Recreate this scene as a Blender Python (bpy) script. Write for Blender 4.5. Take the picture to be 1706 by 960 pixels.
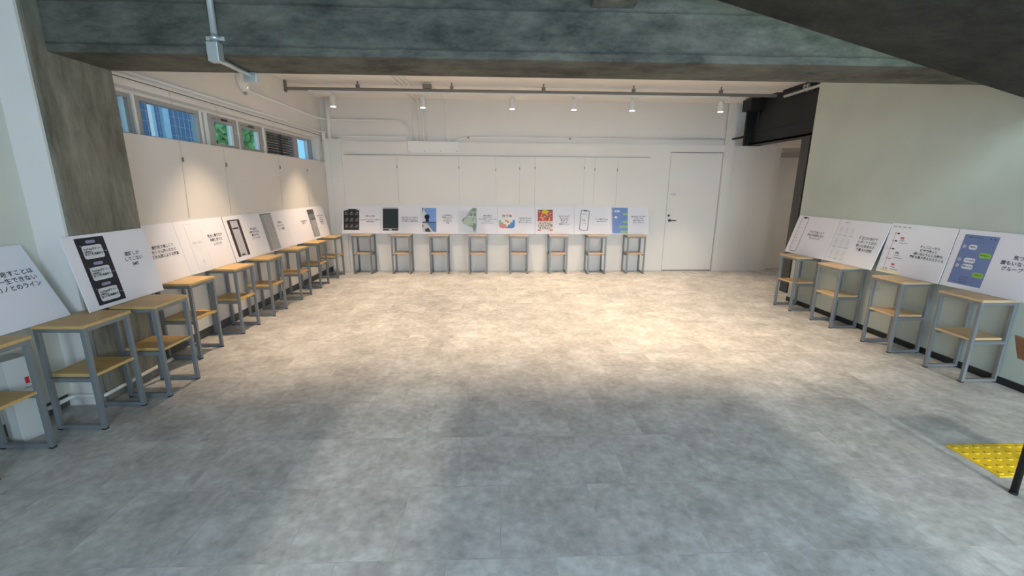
import bpy, bmesh, math, random
from mathutils import Vector, Matrix

random.seed(7)
S = bpy.context.scene
for o in list(bpy.data.objects):
    bpy.data.objects.remove(o, do_unlink=True)
COL = S.collection

# ------------------------------------------------------------------ camera
cd = bpy.data.cameras.new('camera')
cam = bpy.data.objects.new('camera', cd)
COL.objects.link(cam)
cd.sensor_fit = 'HORIZONTAL'
cd.sensor_width = 36.0
cd.lens = 722.258 / 1706 * 36.0
cd.clip_start = 0.05
R_ = (0.99928056, -0.03732937, 0.00669975)
D_ = (-0.00196548, -0.22738905, -0.97380201)
F_ = (0.03787487, 0.97308825, -0.22729882)
cam.matrix_world = Matrix(((R_[0], -D_[0], -F_[0], 0.0),
                           (R_[1], -D_[1], -F_[1], 0.0),
                           (R_[2], -D_[2], -F_[2], 1.5),
                           (0, 0, 0, 1)))
S.camera = cam

# ------------------------------------------------------------------ exposure, sky, sun, daylight
S.view_settings.view_transform = 'Standard'
S.view_settings.look = 'None'
S.view_settings.gamma = 1.0
S.view_settings.use_curve_mapping = False
S.view_settings.exposure = 0.0

SPOT_POWER = 182.0
SPOT_COLOR = (1.0, 0.76, 0.53)
w = bpy.data.worlds.new('world')
S.world = w
w.use_nodes = True
bg = w.node_tree.nodes['Background']
bg.inputs[0].default_value = (0.30, 0.66, 1.0, 1)
bg.inputs[1].default_value = 1.2

sd = bpy.data.lights.new('sun', 'SUN')
sd.energy = 1.35
sd.angle = math.radians(3)
sd.color = (1.0, 0.93, 0.80)
sun = bpy.data.objects.new('sun', sd)
COL.objects.link(sun)
sun.rotation_euler = Vector((0.0, 1.0, -0.57)).to_track_quat('-Z', 'Y').to_euler()


def area(name, loc, sx, sy, power, color, direction):
    l = bpy.data.lights.new(name, 'AREA')
    l.shape = 'RECTANGLE'
    l.size = sx
    l.size_y = sy
    l.energy = power
    l.color = color
    o = bpy.data.objects.new(name, l)
    COL.objects.link(o)
    o.location = loc
    o.rotation_euler = Vector(direction).to_track_quat('-Z', 'Y').to_euler()
    return o


# daylight through the entrance openings, plus an added fill at the solid pier
area('entrance_daylight_and_fill', (-0.65, -1.42, 1.5), 0.70, 2.6, 32, (0.62, 0.82, 1.0), (0, 1, 0.1))
area('entrance_daylight_and_fill', (0.78, -1.42, 1.7), 1.9, 2.2, 105, (0.50, 0.70, 1.0), (0, 1, 0.15))  # added cool fill in front of the solid pier, no opening here
area('entrance_daylight_and_fill', (2.9, -1.42, 1.5), 1.9, 2.6, 75, (0.82, 0.94, 0.90), (0, 1, 0.1))
area('daylight_forecourt', (0.8, -6.5, 2.4), 8.0, 3.6, 900, (0.68, 0.86, 1.0), (0, 1, -0.03))
# daylight from the upper landing of the stair, over the flight onto the beam
area('daylight_landing', (2.9, 1.6, 3.5), 2.0, 0.8, 60, (0.66, 0.92, 0.92), (0, 0.8, -0.55))

# ------------------------------------------------------------------ materials
MATS = {}


def mat(name, color, rough=0.6, metal=0.0, noise=0.0, nscale=6.0, bump=0.0, bscale=60.0, spec=0.5):
    if name in MATS:
        return MATS[name]
    m = bpy.data.materials.new(name)
    m.use_nodes = True
    nt = m.node_tree
    b = nt.nodes['Principled BSDF']
    b.inputs['Base Color'].default_value = (*color, 1)
    b.inputs['Roughness'].default_value = rough
    b.inputs['Metallic'].default_value = metal
    b.inputs['Specular IOR Level'].default_value = spec
    tc = nt.nodes.new('ShaderNodeTexCoord')
    if noise > 0:
        n = nt.nodes.new('ShaderNodeTexNoise')
        n.inputs['Scale'].default_value = nscale
        n.inputs['Detail'].default_value = 5
        r = nt.nodes.new('ShaderNodeValToRGB')
        r.color_ramp.elements[0].position = 0.3
        r.color_ramp.elements[1].position = 0.7
        r.color_ramp.elements[0].color = (*[c * (1 - noise) for c in color], 1)
        r.color_ramp.elements[1].color = (*[min(1, c * (1 + noise)) for c in color], 1)
        nt.links.new(tc.outputs['Object'], n.inputs['Vector'])
        nt.links.new(n.outputs['Fac'], r.inputs['Fac'])
        nt.links.new(r.outputs['Color'], b.inputs['Base Color'])
    if bump > 0:
        n2 = nt.nodes.new('ShaderNodeTexNoise')
        n2.inputs['Scale'].default_value = bscale
        bp = nt.nodes.new('ShaderNodeBump')
        bp.inputs['Strength'].default_value = bump
        bp.inputs['Distance'].default_value = 0.01
        nt.links.new(tc.outputs['Object'], n2.inputs['Vector'])
        nt.links.new(n2.outputs['Fac'], bp.inputs['Height'])
        nt.links.new(bp.outputs['Normal'], b.inputs['Normal'])
    MATS[name] = m
    return m


def emis(name, color, strength):
    if name in MATS:
        return MATS[name]
    m = mat(name, color)
    b = m.node_tree.nodes['Principled BSDF']
    b.inputs['Emission Color'].default_value = (*color, 1)
    b.inputs['Emission Strength'].default_value = strength
    return m


def ink(c):
    """flat printing ink of one colour"""
    return mat('ink_%02x%02x%02x' % tuple(int(v * 255) for v in c), c, 0.55, spec=0.3)


def floor_mat():
    m = bpy.data.materials.new('vinyl_tile_floor')
    m.use_nodes = True
    nt = m.node_tree
    N, L = nt.nodes, nt.links
    b = N['Principled BSDF']
    tc = N.new('ShaderNodeTexCoord')
    br = N.new('ShaderNodeTexBrick')
    br.offset = 0.5
    br.inputs['Scale'].default_value = 1.0
    br.inputs['Brick Width'].default_value = 0.45
    br.inputs['Row Height'].default_value = 0.45
    br.inputs['Mortar Size'].default_value = 0.0022
    br.inputs['Mortar Smooth'].default_value = 0.3
    br.inputs['Color1'].default_value = (0, 0, 0, 1)
    br.inputs['Color2'].default_value = (1, 1, 1, 1)
    br.inputs['Mortar'].default_value = (0.5, 0.5, 0.5, 1)
    mp = N.new('ShaderNodeMapping')
    mp.inputs['Location'].default_value = (-0.02, -0.145, 0)
    L.new(tc.outputs['Object'], mp.inputs['Vector'])
    L.new(mp.outputs['Vector'], br.inputs['Vector'])
    # per-tile offset of the cloud pattern
    add = N.new('ShaderNodeVectorMath')
    add.operation = 'MULTIPLY_ADD'
    add.inputs[1].default_value = (7.3, 11.1, 5.7)
    L.new(br.outputs['Color'], add.inputs[0])
    L.new(tc.outputs['Object'], add.inputs[2])
    n1 = N.new('ShaderNodeTexNoise')
    n1.inputs['Scale'].default_value = 3.2
    n1.inputs['Detail'].default_value = 8
    n1.inputs['Roughness'].default_value = 0.74
    L.new(add.outputs[0], n1.inputs['Vector'])
    n2 = N.new('ShaderNodeTexNoise')
    n2.inputs['Scale'].default_value = 22
    n2.inputs['Detail'].default_value = 9
    L.new(add.outputs[0], n2.inputs['Vector'])
    mx = N.new('ShaderNodeMath')
    mx.operation = 'MULTIPLY_ADD'
    mx.inputs[1].default_value = 0.30
    L.new(n2.outputs['Fac'], mx.inputs[0])
    mul = N.new('ShaderNodeMath')
    mul.operation = 'MULTIPLY'
    mul.inputs[1].default_value = 0.70
    L.new(n1.outputs['Fac'], mul.inputs[0])
    L.new(mul.outputs[0], mx.inputs[2])
    r = N.new('ShaderNodeValToRGB')
    cr = r.color_ramp
    cr.elements[0].position = 0.38
    cr.elements[0].color = (0.36, 0.345, 0.325, 1)
    cr.elements[1].position = 0.62
    cr.elements[1].color = (0.66, 0.645, 0.62, 1)
    e = cr.elements.new(0.50)
    e.color = (0.50, 0.485, 0.46, 1)
    L.new(mx.outputs[0], r.inputs['Fac'])
    # slight tone per tile
    tone = N.new('ShaderNodeMix')
    tone.data_type = 'RGBA'
    tone.blend_type = 'MULTIPLY'
    tone.inputs[0].default_value = 0.05
    L.new(r.outputs['Color'], tone.inputs[6])
    L.new(br.outputs['Color'], tone.inputs[7])
    seam = N.new('ShaderNodeMix')
    seam.data_type = 'RGBA'
    seam.blend_type = 'MULTIPLY'
    L.new(br.outputs['Fac'], seam.inputs[0])
    L.new(tone.outputs[2], seam.inputs[6])
    seam.inputs[7].default_value = (0.93, 0.93, 0.93, 1)
    L.new(seam.outputs[2], b.inputs['Base Color'])
    b.inputs['Roughness'].default_value = 0.42
    b.inputs['Specular IOR Level'].default_value = 0.35
    bp = N.new('ShaderNodeBump')
    bp.inputs['Strength'].default_value = 0.08
    bp.inputs['Distance'].default_value = 0.004
    L.new(n2.outputs['Fac'], bp.inputs['Height'])
    L.new(bp.outputs['Normal'], b.inputs['Normal'])
    MATS['floor'] = m
    return m


def concrete_mat(name, dark, light, stretch, lines=None, bump=0.35):
    """weathered board-marked concrete; stretch = object-space scaling of the stain pattern"""
    m = bpy.data.materials.new(name)
    m.use_nodes = True
    nt = m.node_tree
    N, L = nt.nodes, nt.links
    b = N['Principled BSDF']
    tc = N.new('ShaderNodeTexCoord')
    mp = N.new('ShaderNodeMapping')
    mp.inputs['Scale'].default_value = stretch
    L.new(tc.outputs['Object'], mp.inputs['Vector'])
    n1 = N.new('ShaderNodeTexNoise')
    n1.inputs['Scale'].default_value = 1.6
    n1.inputs['Detail'].default_value = 9
    n1.inputs['Roughness'].default_value = 0.74
    n1.inputs['Distortion'].default_value = 0.12
    L.new(mp.outputs['Vector'], n1.inputs['Vector'])
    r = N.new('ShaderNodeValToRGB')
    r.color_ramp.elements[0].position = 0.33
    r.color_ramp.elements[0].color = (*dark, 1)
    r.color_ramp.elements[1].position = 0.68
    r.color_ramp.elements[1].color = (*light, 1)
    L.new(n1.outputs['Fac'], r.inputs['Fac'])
    out = r.outputs['Color']
    n3 = N.new('ShaderNodeTexNoise')
    n3.inputs['Scale'].default_value = 28
    n3.inputs['Detail'].default_value = 8
    L.new(tc.outputs['Object'], n3.inputs['Vector'])
    if lines:
        wv = N.new('ShaderNodeTexWave')
        wv.wave_type = 'BANDS'
        wv.bands_direction = 'Z'
        wv.wave_profile = 'SAW'
        wv.inputs['Scale'].default_value = lines
        wv.inputs['Distortion'].default_value = 0.25
        wv.inputs['Detail'].default_value = 3
        wv.inputs['Detail Scale'].default_value = 3
        L.new(tc.outputs['Object'], wv.inputs['Vector'])
        r2 = N.new('ShaderNodeValToRGB')
        r2.color_ramp.elements[0].position = 0.0
        r2.color_ramp.elements[0].color = (0.42, 0.42, 0.42, 1)
        r2.color_ramp.elements[1].position = 0.09
        r2.color_ramp.elements[1].color = (1, 1, 1, 1)
        L.new(wv.outputs['Fac'], r2.inputs['Fac'])
        mxl = N.new('ShaderNodeMix')
        mxl.data_type = 'RGBA'
        mxl.blend_type = 'MULTIPLY'
        mxl.inputs[0].default_value = 0.75
        L.new(out, mxl.inputs[6])
        L.new(r2.outputs['Color'], mxl.inputs[7])
        out = mxl.outputs[2]
    L.new(out, b.inputs['Base Color'])
    b.inputs['Roughness'].default_value = 0.85
    b.inputs['Specular IOR Level'].default_value = 0.25
    bp = N.new('ShaderNodeBump')
    bp.inputs['Strength'].default_value = bump
    bp.inputs['Distance'].default_value = 0.01
    L.new(n3.outputs['Fac'], bp.inputs['Height'])
    L.new(bp.outputs['Normal'], b.inputs['Normal'])
    MATS[name] = m
    return m


def wood_mat(name, a, c, axis_scale=(3, 40, 40)):
    m = bpy.data.materials.new(name)
    m.use_nodes = True
    nt = m.node_tree
    N, L = nt.nodes, nt.links
    b = N['Principled BSDF']
    tc = N.new('ShaderNodeTexCoord')
    mp = N.new('ShaderNodeMapping')
    mp.inputs['Scale'].default_value = axis_scale
    n = N.new('ShaderNodeTexNoise')
    n.inputs['Scale'].default_value = 1.4
    n.inputs['Detail'].default_value = 6
    n.inputs['Distortion'].default_value = 0.4
    r = N.new('ShaderNodeValToRGB')
    r.color_ramp.elements[0].position = 0.35
    r.color_ramp.elements[1].position = 0.68
    r.color_ramp.elements[0].color = (*a, 1)
    r.color_ramp.elements[1].color = (*c, 1)
    L.new(tc.outputs['Object'], mp.inputs['Vector'])
    L.new(mp.outputs['Vector'], n.inputs['Vector'])
    L.new(n.outputs['Fac'], r.inputs['Fac'])
    L.new(r.outputs['Color'], b.inputs['Base Color'])
    b.inputs['Roughness'].default_value = 0.42
    MATS[name] = m
    return m


def glass_mat():
    m = bpy.data.materials.new('window_glass')
    m.use_nodes = True
    nt = m.node_tree
    N, L = nt.nodes, nt.links
    out = N['Material Output']
    N.remove(N['Principled BSDF'])
    t = N.new('ShaderNodeBsdfTransparent')
    t.inputs[0].default_value = (0.88, 0.95, 0.97, 1)
    g = N.new('ShaderNodeBsdfGlossy')
    g.inputs['Roughness'].default_value = 0.02
    mx = N.new('ShaderNodeMixShader')
    mx.inputs[0].default_value = 0.05
    L.new(t.outputs[0], mx.inputs[1])
    L.new(g.outputs[0], mx.inputs[2])
    L.new(mx.outputs[0], out.inputs[0])
    MATS['glass'] = m
    return m


M_FLOOR = floor_mat()
M_WHITE = mat('white_wall_paint', (0.76, 0.725, 0.68), 0.7, noise=0.025, nscale=1.5, bump=0.06, bscale=90, spec=0.25)
M_CEIL = mat('white_ceiling_paint', (0.83, 0.79, 0.74), 0.8, noise=0.02, nscale=2, spec=0.2)
M_PANEL = mat('white_panel_paint', (0.68, 0.64, 0.595), 0.65, noise=0.015, nscale=2, spec=0.25)
M_PLASTER = mat('grey_green_plaster', (0.47, 0.515, 0.455), 0.75, noise=0.07, nscale=1.6, bump=0.12, bscale=14, spec=0.25)
M_CREAM = mat('cream_wall_paint', (0.64, 0.62, 0.53), 0.75, noise=0.02, nscale=2, spec=0.25)
M_BEAM = concrete_mat('board_marked_concrete', (0.038, 0.041, 0.034), (0.165, 0.158, 0.128), (1.6, 2.2, 4.2), lines=1.35)
M_COLUMN = concrete_mat('brown_grey_concrete', (0.105, 0.095, 0.070), (0.285, 0.265, 0.205), (5.5, 4.2, 0.9))
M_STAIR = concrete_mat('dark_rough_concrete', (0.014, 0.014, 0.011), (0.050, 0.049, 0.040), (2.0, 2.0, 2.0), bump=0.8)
M_BLACK = mat('black_steel', (0.006, 0.006, 0.0065), 0.55)
M_DARKGREY = mat('dark_grey_steel', (0.055, 0.058, 0.060), 0.6)
M_STEEL = mat('grey_painted_steel', (0.205, 0.218, 0.228), 0.42, metal=0.25)
M_RAIL = mat('grey_galvanised_rail', (0.22, 0.21, 0.20), 0.5, metal=0.3)
M_GALV = mat('galvanised_conduit', (0.58, 0.61, 0.60), 0.35, metal=0.6)
M_ALU = mat('window_aluminium', (0.42, 0.40, 0.38), 0.5, metal=0.3)
M_ALUL = mat('pale_window_frame', (0.80, 0.84, 0.80), 0.5)
M_LOUV = mat('louvre_slat_grey', (0.33, 0.32, 0.30), 0.5, metal=0.2)
M_WOODL = wood_mat('yellow_oak_laminate', (0.53, 0.33, 0.115), (0.64, 0.42, 0.16), (40, 3, 40))
M_WOODR = wood_mat('beech_laminate', (0.56, 0.37, 0.19), (0.68, 0.47, 0.26), (40, 3, 40))
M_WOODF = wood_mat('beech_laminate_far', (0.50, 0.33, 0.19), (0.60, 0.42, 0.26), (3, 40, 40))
M_RUBBER = mat('black_rubber', (0.01, 0.01, 0.01), 0.7)
M_BOARD = mat('white_foam_board', (0.80, 0.775, 0.81), 0.5, spec=0.3)
M_FIX = mat('white_fixture', (0.78, 0.76, 0.72), 0.45)
M_LENS = emis('lamp_lens', (1.0, 0.93, 0.80), 9.0)
M_KICK = mat('dark_kickboard', (0.10, 0.095, 0.085), 0.7)
M_BLACKSKIRT = mat('black_skirting', (0.008, 0.010, 0.009), 0.5)
M_YELLOW = mat('yellow_tactile_rubber', (0.86, 0.57, 0.012), 0.55, noise=0.05, nscale=8)
M_YELLOW2 = mat('worn_yellow_rubber', (0.50, 0.33, 0.02), 0.6)
M_BROWNPLY = wood_mat('brown_plywood', (0.22, 0.085, 0.025), (0.32, 0.13, 0.04), (3, 3, 30))
M_CARTON = mat('white_carton', (0.66, 0.66, 0.63), 0.6)
M_RED = mat('red_print', (0.62, 0.02, 0.03), 0.5)
M_GLASS = glass_mat()
M_WIREG = mat('glass_wire', (0.45, 0.55, 0.62), 0.4, metal=0.3)
M_OUTBLUE = mat('outside_blue_grey_wall', (0.11, 0.19, 0.31), 0.8)
M_OUTDARK = mat('outside_dark', (0.05, 0.06, 0.07), 0.8)
M_POST = mat('outside_white_post', (0.72, 0.84, 0.90), 0.6)
M_LEAF = mat('leaf_green', (0.52, 0.85, 0.26), 0.6, noise=0.45, nscale=9)
M_BARK = mat('bark', (0.30, 0.24, 0.17), 0.8)
M_GROUND = mat('outside_ground', (0.35, 0.35, 0.33), 0.9)
M_WIRE = mat('hanging_wire_grey', (0.55, 0.52, 0.48), 0.4, metal=0.6)
M_HOOK = mat('hook_metal', (0.20, 0.18, 0.15), 0.4, metal=0.6)
M_LED = emis('white_led', (0.75, 0.85, 1.0), 1.5)
M_INK = ink((0.045, 0.045, 0.06))


# ------------------------------------------------------------------ mesh helpers
class MB:
    def __init__(self):
        self.bm = bmesh.new()
        self.mats = []

    def mi(self, m):
        if m not in self.mats:
            self.mats.append(m)
        return self.mats.index(m)

    def box(self, x0, x1, y0, y1, z0, z1, m, bevel=0.0, rot=None):
        r = bmesh.ops.create_cube(self.bm, size=1.0)
        vs = r['verts']
        for v in vs:
            v.co = Vector(((x0 + x1) / 2 + v.co.x * (x1 - x0), (y0 + y1) / 2 + v.co.y * (y1 - y0), (z0 + z1) / 2 + v.co.z * (z1 - z0)))
        if rot is not None:
            c = Vector(((x0 + x1) / 2, (y0 + y1) / 2, (z0 + z1) / 2))
            for v in vs:
                v.co = c + rot @ (v.co - c)
        fs = {f for v in vs for f in v.link_faces}
        k = self.mi(m)
        for f in fs:
            f.material_index = k
        if bevel > 0:
            es = {e for v in vs for e in v.link_edges}
            rr = bmesh.ops.bevel(self.bm, geom=list(es), offset=bevel, segments=2, affect='EDGES', profile=0.5)
            for f in rr['faces']:
                f.material_index = k
        return self

    def tube(self, pts, r, m, seg=10, closed_ends=True, smooth=True):
        pts = [Vector(p) for p in pts]
        k = self.mi(m)
        rings = []
        prev = None
        for i, p in enumerate(pts):
            if i == 0:
                d = pts[1] - pts[0]
            elif i == len(pts) - 1:
                d = pts[-1] - pts[-2]
            else:
                d = (pts[i + 1] - p).normalized() + (p - pts[i - 1]).normalized()
            d.normalize()
            if prev is None:
                a = d.orthogonal().normalized()
            else:
                a = (prev - d * prev.dot(d)).normalized()
            prev = a
            b = d.cross(a)
            rings.append([self.bm.verts.new(p + (a * math.cos(t) + b * math.sin(t)) * r) for t in [2 * math.pi * j / seg for j in range(seg)]])
        for i in range(len(rings) - 1):
            for j in range(seg):
                f = self.bm.faces.new((rings[i][j], rings[i][(j + 1) % seg], rings[i + 1][(j + 1) % seg], rings[i + 1][j]))
                f.material_index = k
                f.smooth = smooth
        if closed_ends:
            f = self.bm.faces.new(rings[0][::-1]); f.material_index = k
            f = self.bm.faces.new(rings[-1]); f.material_index = k
        return self

    def lathe(self, prof, center, m, seg=24, axis='Z'):
        """prof: list of (r, h) along the axis; caps closed when r == 0 ends are absent"""
        k = self.mi(m)
        c = Vector(center)
        rings = []
        for r, h in prof:
            ring = []
            for j in range(seg):
                t = 2 * math.pi * j / seg
                if axis == 'Z':
                    p = Vector((r * math.cos(t), r * math.sin(t), h))
                elif axis == 'X':
                    p = Vector((h, r * math.cos(t), r * math.sin(t)))
                else:
                    p = Vector((r * math.sin(t), h, r * math.cos(t)))
                ring.append(self.bm.verts.new(c + p))
            rings.append(ring)
        for i in range(len(rings) - 1):
            for j in range(seg):
                f = self.bm.faces.new((rings[i][j], rings[i][(j + 1) % seg], rings[i + 1][(j + 1) % seg], rings[i + 1][j]))
                f.material_index = k
                f.smooth = True
        f = self.bm.faces.new(rings[0][::-1]); f.material_index = k
        f = self.bm.faces.new(rings[-1]); f.material_index = k
        return self

    def poly(self, pts, m):
        f = self.bm.faces.new([self.bm.verts.new(Vector(p)) for p in pts])
        f.material_index = self.mi(m)
        return self

    def prism(self, outline, a0, a1, axis, m):
        """extrude a 2D outline along an axis ('X': outline is (y,z), 'Y': (x,z), 'Z': (x,y))"""
        k = self.mi(m)

        def P(u, v, a):
            return Vector((a, u, v)) if axis == 'X' else Vector((u, a, v)) if axis == 'Y' else Vector((u, v, a))
        A = [self.bm.verts.new(P(u, v, a0)) for u, v in outline]
        B = [self.bm.verts.new(P(u, v, a1)) for u, v in outline]
        n = len(outline)
        for i in range(n):
            f = self.bm.faces.new((A[i], A[(i + 1) % n], B[(i + 1) % n], B[i])); f.material_index = k
        f = self.bm.faces.new(A[::-1]); f.material_index = k
        f = self.bm.faces.new(B); f.material_index = k
        return self

    def build(self, name, parent=None, loc=(0, 0, 0), recalc=True):
        if recalc:
            bmesh.ops.recalc_face_normals(self.bm, faces=self.bm.faces[:])
        me = bpy.data.meshes.new(name)
        self.bm.to_mesh(me)
        self.bm.free()
        for m in self.mats:
            me.materials.append(m)
        o = bpy.data.objects.new(name, me)
        COL.objects.link(o)
        o.location = loc
        if parent is not None:
            o.parent = parent
        return o


def empty(name, loc=(0, 0, 0), rz=0.0):
    o = bpy.data.objects.new(name, None)
    COL.objects.link(o)
    o.location = loc
    o.rotation_euler = (0, 0, rz)
    o.empty_display_size = 0.1
    return o


def tag(o, label, cat, group=None, kind=None):
    o['label'] = label
    o['category'] = cat
    if group:
        o['group'] = group
    if kind:
        o['kind'] = kind
    return o


def struct(o, label=None, cat=None):
    o['kind'] = 'structure'
    if label:
        o['label'] = label
    if cat:
        o['category'] = cat
    return o


def bend(p, q, r, n=6):
    """quarter bend helper: points of a rounded corner at q between p->q->r (radius by distance)"""
    return [p, q, r]


def rounded(pts, rad, n=6):
    pts = [Vector(p) for p in pts]
    out = [pts[0]]
    for i in range(1, len(pts) - 1):
        a, b, c = pts[i - 1], pts[i], pts[i + 1]
        d1 = (a - b); d2 = (c - b)
        k = min(rad, d1.length * 0.49, d2.length * 0.49)
        s = b + d1.normalized() * k
        e = b + d2.normalized() * k
        for j in range(n + 1):
            t = j / n
            out.append(s * (1 - t) ** 2 + b * 2 * t * (1 - t) + e * t * t)
    out.append(pts[-1])
    return out


# ------------------------------------------------------------------ the room shell
XL, XR, YB, ZC = -2.94, 4.01, 7.82, 2.928      # left wall, right wall, back wall, back-room ceiling
YFRONT = -1.5
ZTOP = 3.7                                     # higher ceiling of the front part

struct(MB().box(-3.4, 7.0, -1.7, 8.4, -0.12, 0.0, M_FLOOR).build('floor'), 'grey cloudy vinyl tile floor of the whole room', 'floor')
# back-room ceiling and front ceiling
struct(MB().box(XL - 0.3, 4.75, 3.40, YB + 0.1, ZC, ZC + 0.15, M_CEIL).build('ceiling'), 'white ceiling above the rear part of the room', 'ceiling')
struct(MB().box(XL - 0.3, XR + 0.2, YFRONT - 0.2, 3.05, ZTOP, ZTOP + 0.15, M_BEAM).build('ceiling_front'), 'bare concrete ceiling above the front part', 'ceiling')
struct(MB().box(XL, 4.28, 6.79, 6.83, ZC - 0.022, ZC, M_CEIL).build('trim_1'), 'thin white batten across the ceiling', 'trim')

# left wall: front cream part, then the part with the strip window
struct(MB().box(-3.14, -2.93, YFRONT, 2.886, 0.10, ZTOP, M_CREAM).box(-3.14, -2.96, YFRONT, 2.886, 0.0, 0.10, M_KICK).build('wall_left_front'),
       'cream painted wall left of the concrete column', 'wall')
wl = MB()
wl.box(-3.14, XL, 3.457, YB + 0.2, 0.0, 1.88, M_WHITE)
wl.box(-3.14, XL, 3.457, YB + 0.2, 2.262, ZC, M_WHITE)
wl.box(-3.14, XL, 7.66, YB + 0.2, 1.88, 2.262, M_WHITE)
wl.box(-3.14, XL, 3.457, 3.60, 1.88, 2.262, M_WHITE)
struct(wl.build('wall_left'), 'white left wall with the high strip window', 'wall')
struct(MB().box(XL, -2.90, 3.457, 7.80, 0.10, 1.895, M_PANEL).build('trim_2'), 'white display panel lining the lower left wall', 'panel')
struct(MB().box(XL, -2.925, 3.457, 7.80, 0.0, 0.10, M_KICK).build('baseboard_left'), 'dark recessed baseboard under the left panel', 'baseboard')

# concrete column with white front face
cm = MB()
cm.box(-3.3, -2.72, 2.886, 3.457, 0.0, ZTOP, M_COLUMN, bevel=0.012)
struct(cm.build('wall_column'), 'bare concrete column at the left wall', 'column')
struct(MB().box(-3.14, -2.735, 2.868, 2.886, 0.0, ZTOP, M_WHITE).build('trim_3'), 'white painted front face of the concrete column', 'trim')

# the big concrete beam
bmx = MB()
bmx.box(-3.3, 4.6, 2.995, 3.45, 2.282, ZTOP, M_BEAM, bevel=0.006)
struct(bmx.build('ceiling_beam'), 'long dark concrete beam crossing above the room', 'beam')
struct(MB().box(0.59, 0.862, YFRONT, 2.995, 2.585, ZTOP, M_COLUMN, bevel=0.006).build('ceiling_cross_beam'),
       'short concrete cross beam above the middle of the long beam', 'beam')

# stair flight overhead on the right: sloping underside with treads above
st = MB()
x0, z0, x1, z1 = -0.6, 0, 4.0, 0
slope = (2.55 - 2.053) / (1.26 - 3.26)


def zs(x):
    return 2.55 + slope * (x - 1.26)


outl = [(0.55, zs(0.55)), (XR - 0.01, zs(XR - 0.01))]
n = 9
xa, xb = 0.55, XR - 0.01
top = []
for i in range(n):
    xr_ = xb - (xb - xa) * i / n
    xl_ = xb - (xb - xa) * (i + 1) / n
    zt = zs(xr_) + 0.26
    top += [(xr_, zt), (xl_, zt)]
outl += top
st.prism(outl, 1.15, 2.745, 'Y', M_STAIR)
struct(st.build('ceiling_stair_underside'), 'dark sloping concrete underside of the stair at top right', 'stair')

# back wall: furred lower part, set-back upper part
wb = MB()
wb.box(XL - 0.2, 3.075, YB, YB + 0.25, 0.0, 2.235, M_WHITE)
wb.box(4.016, 4.96, YB, YB + 0.25, 0.0, 2.235, M_WHITE)
wb.box(3.075, 4.016, YB, YB + 0.25, 2.112, 2.235, M_WHITE)
wb.box(3.075, 4.016, YB + 0.06, YB + 0.25, 0.0, 2.112, M_WHITE)
wb.box(XL - 0.2, 4.96, YB + 0.035, YB + 0.25, 2.235, ZC, M_WHITE)
wb.box(4.96, 6.6, YB, YB + 0.4, 2.20, ZC, M_WHITE)
wb.box(4.96, 5.09, YB + 0.06, YB + 0.4, 0, 2.20, M_WHITE)
wb.box(5.09, 6.6, YB + 0.22, YB + 0.4, 0, 2.20, M_WHITE)
struct(wb.build('wall_back'), 'white rear wall behind the row of boards', 'wall')
struct(MB().box(4.016, 4.175, YB - 0.03, YB, 0.0, ZC, M_WHITE).build('trim_4'), 'white pilaster right of the staff door', 'trim')
# pilaster in the far left corner
struct(MB().box(-2.895, -2.80, YB - 0.055, YB, 0.0, 2.27, M_WHITE).box(-2.80, -2.615, YB - 0.03, YB, 0.0, 2.27, M_WHITE)
       .build('trim_5'), 'white pilaster in the far left corner', 'trim')

# doors
d1 = struct(MB().box(3.084, 4.007, YB + 0.012, YB + 0.06, 0.012, 2.104, M_WHITE, bevel=0.002).build('door_1'), 'white flush staff door in the rear wall', 'door')
hb = MB()
hb.lathe([(0.026, 0.0), (0.026, -0.012), (0.012, -0.014), (0.012, -0.045)], (3.155, YB + 0.012, 0.925), M_DARKGREY, 16, 'Y')
hb.box(3.145, 3.262, YB - 0.040, YB - 0.024, 0.916, 0.934, M_DARKGREY, bevel=0.004)
hb.build('door_handle', d1)
MB().lathe([(0.021, 0.0), (0.021, -0.008), (0.015, -0.012)], (3.135, YB + 0.012, 1.012), M_DARKGREY, 16, 'Y').build('door_lock', d1)
MB().box(3.075, 3.084, YB + 0.002, YB + 0.012, 0.0, 2.112, M_ALU).box(4.007, 4.016, YB + 0.002, YB + 0.012, 0.0, 2.112, M_ALU)\
    .box(3.075, 4.016, YB + 0.002, YB + 0.012, 2.104, 2.112, M_DARKGREY).build('door_seal', d1)
MB().box(3.09, 4.0, YB + 0.004, YB + 0.011, 0.0, 0.014, M_KICK).build('door_threshold', d1)
d2 = struct(MB().box(5.10, 6.4, YB + 0.20, YB + 0.22, 0.01, 2.055, M_WHITE).build('door_2'), 'white door in the side passage', 'door')
MB().box(5.09, 6.4, YB + 0.16, YB + 0.218, 2.06, 2.12, M_ALU).build('door_closer_rail', d2)
struct(MB().box(6.5, 6.7, 4.5, YB + 0.4, 0, ZC, M_WHITE).build('wall_passage'), 'white end wall of the side passage', 'wall')
struct(MB().box(4.48, 6.7, 5.60, YB + 0.4, 2.55, 2.65, M_WHITE).build('ceiling_passage'), 'white ceiling of the side passage', 'ceiling')
struct(MB().box(4.2, 6.7, 5.45, 5.60, 0, ZC, M_WHITE).build('wall_passage_near'), 'white near wall of the side passage', 'wall')

# right wall
struct(MB().box(XR, XR + 0.19, YFRONT, 5.64, 0.0, ZTOP, M_PLASTER).build('wall_right'), 'grey green plaster wall on the right', 'wall')
struct(MB().box(XR - 0.012, XR, YFRONT, 5.64, 0.0, 0.055, M_BLACKSKIRT).build('baseboard_right'), 'black baseboard along the right wall', 'baseboard')

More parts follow.
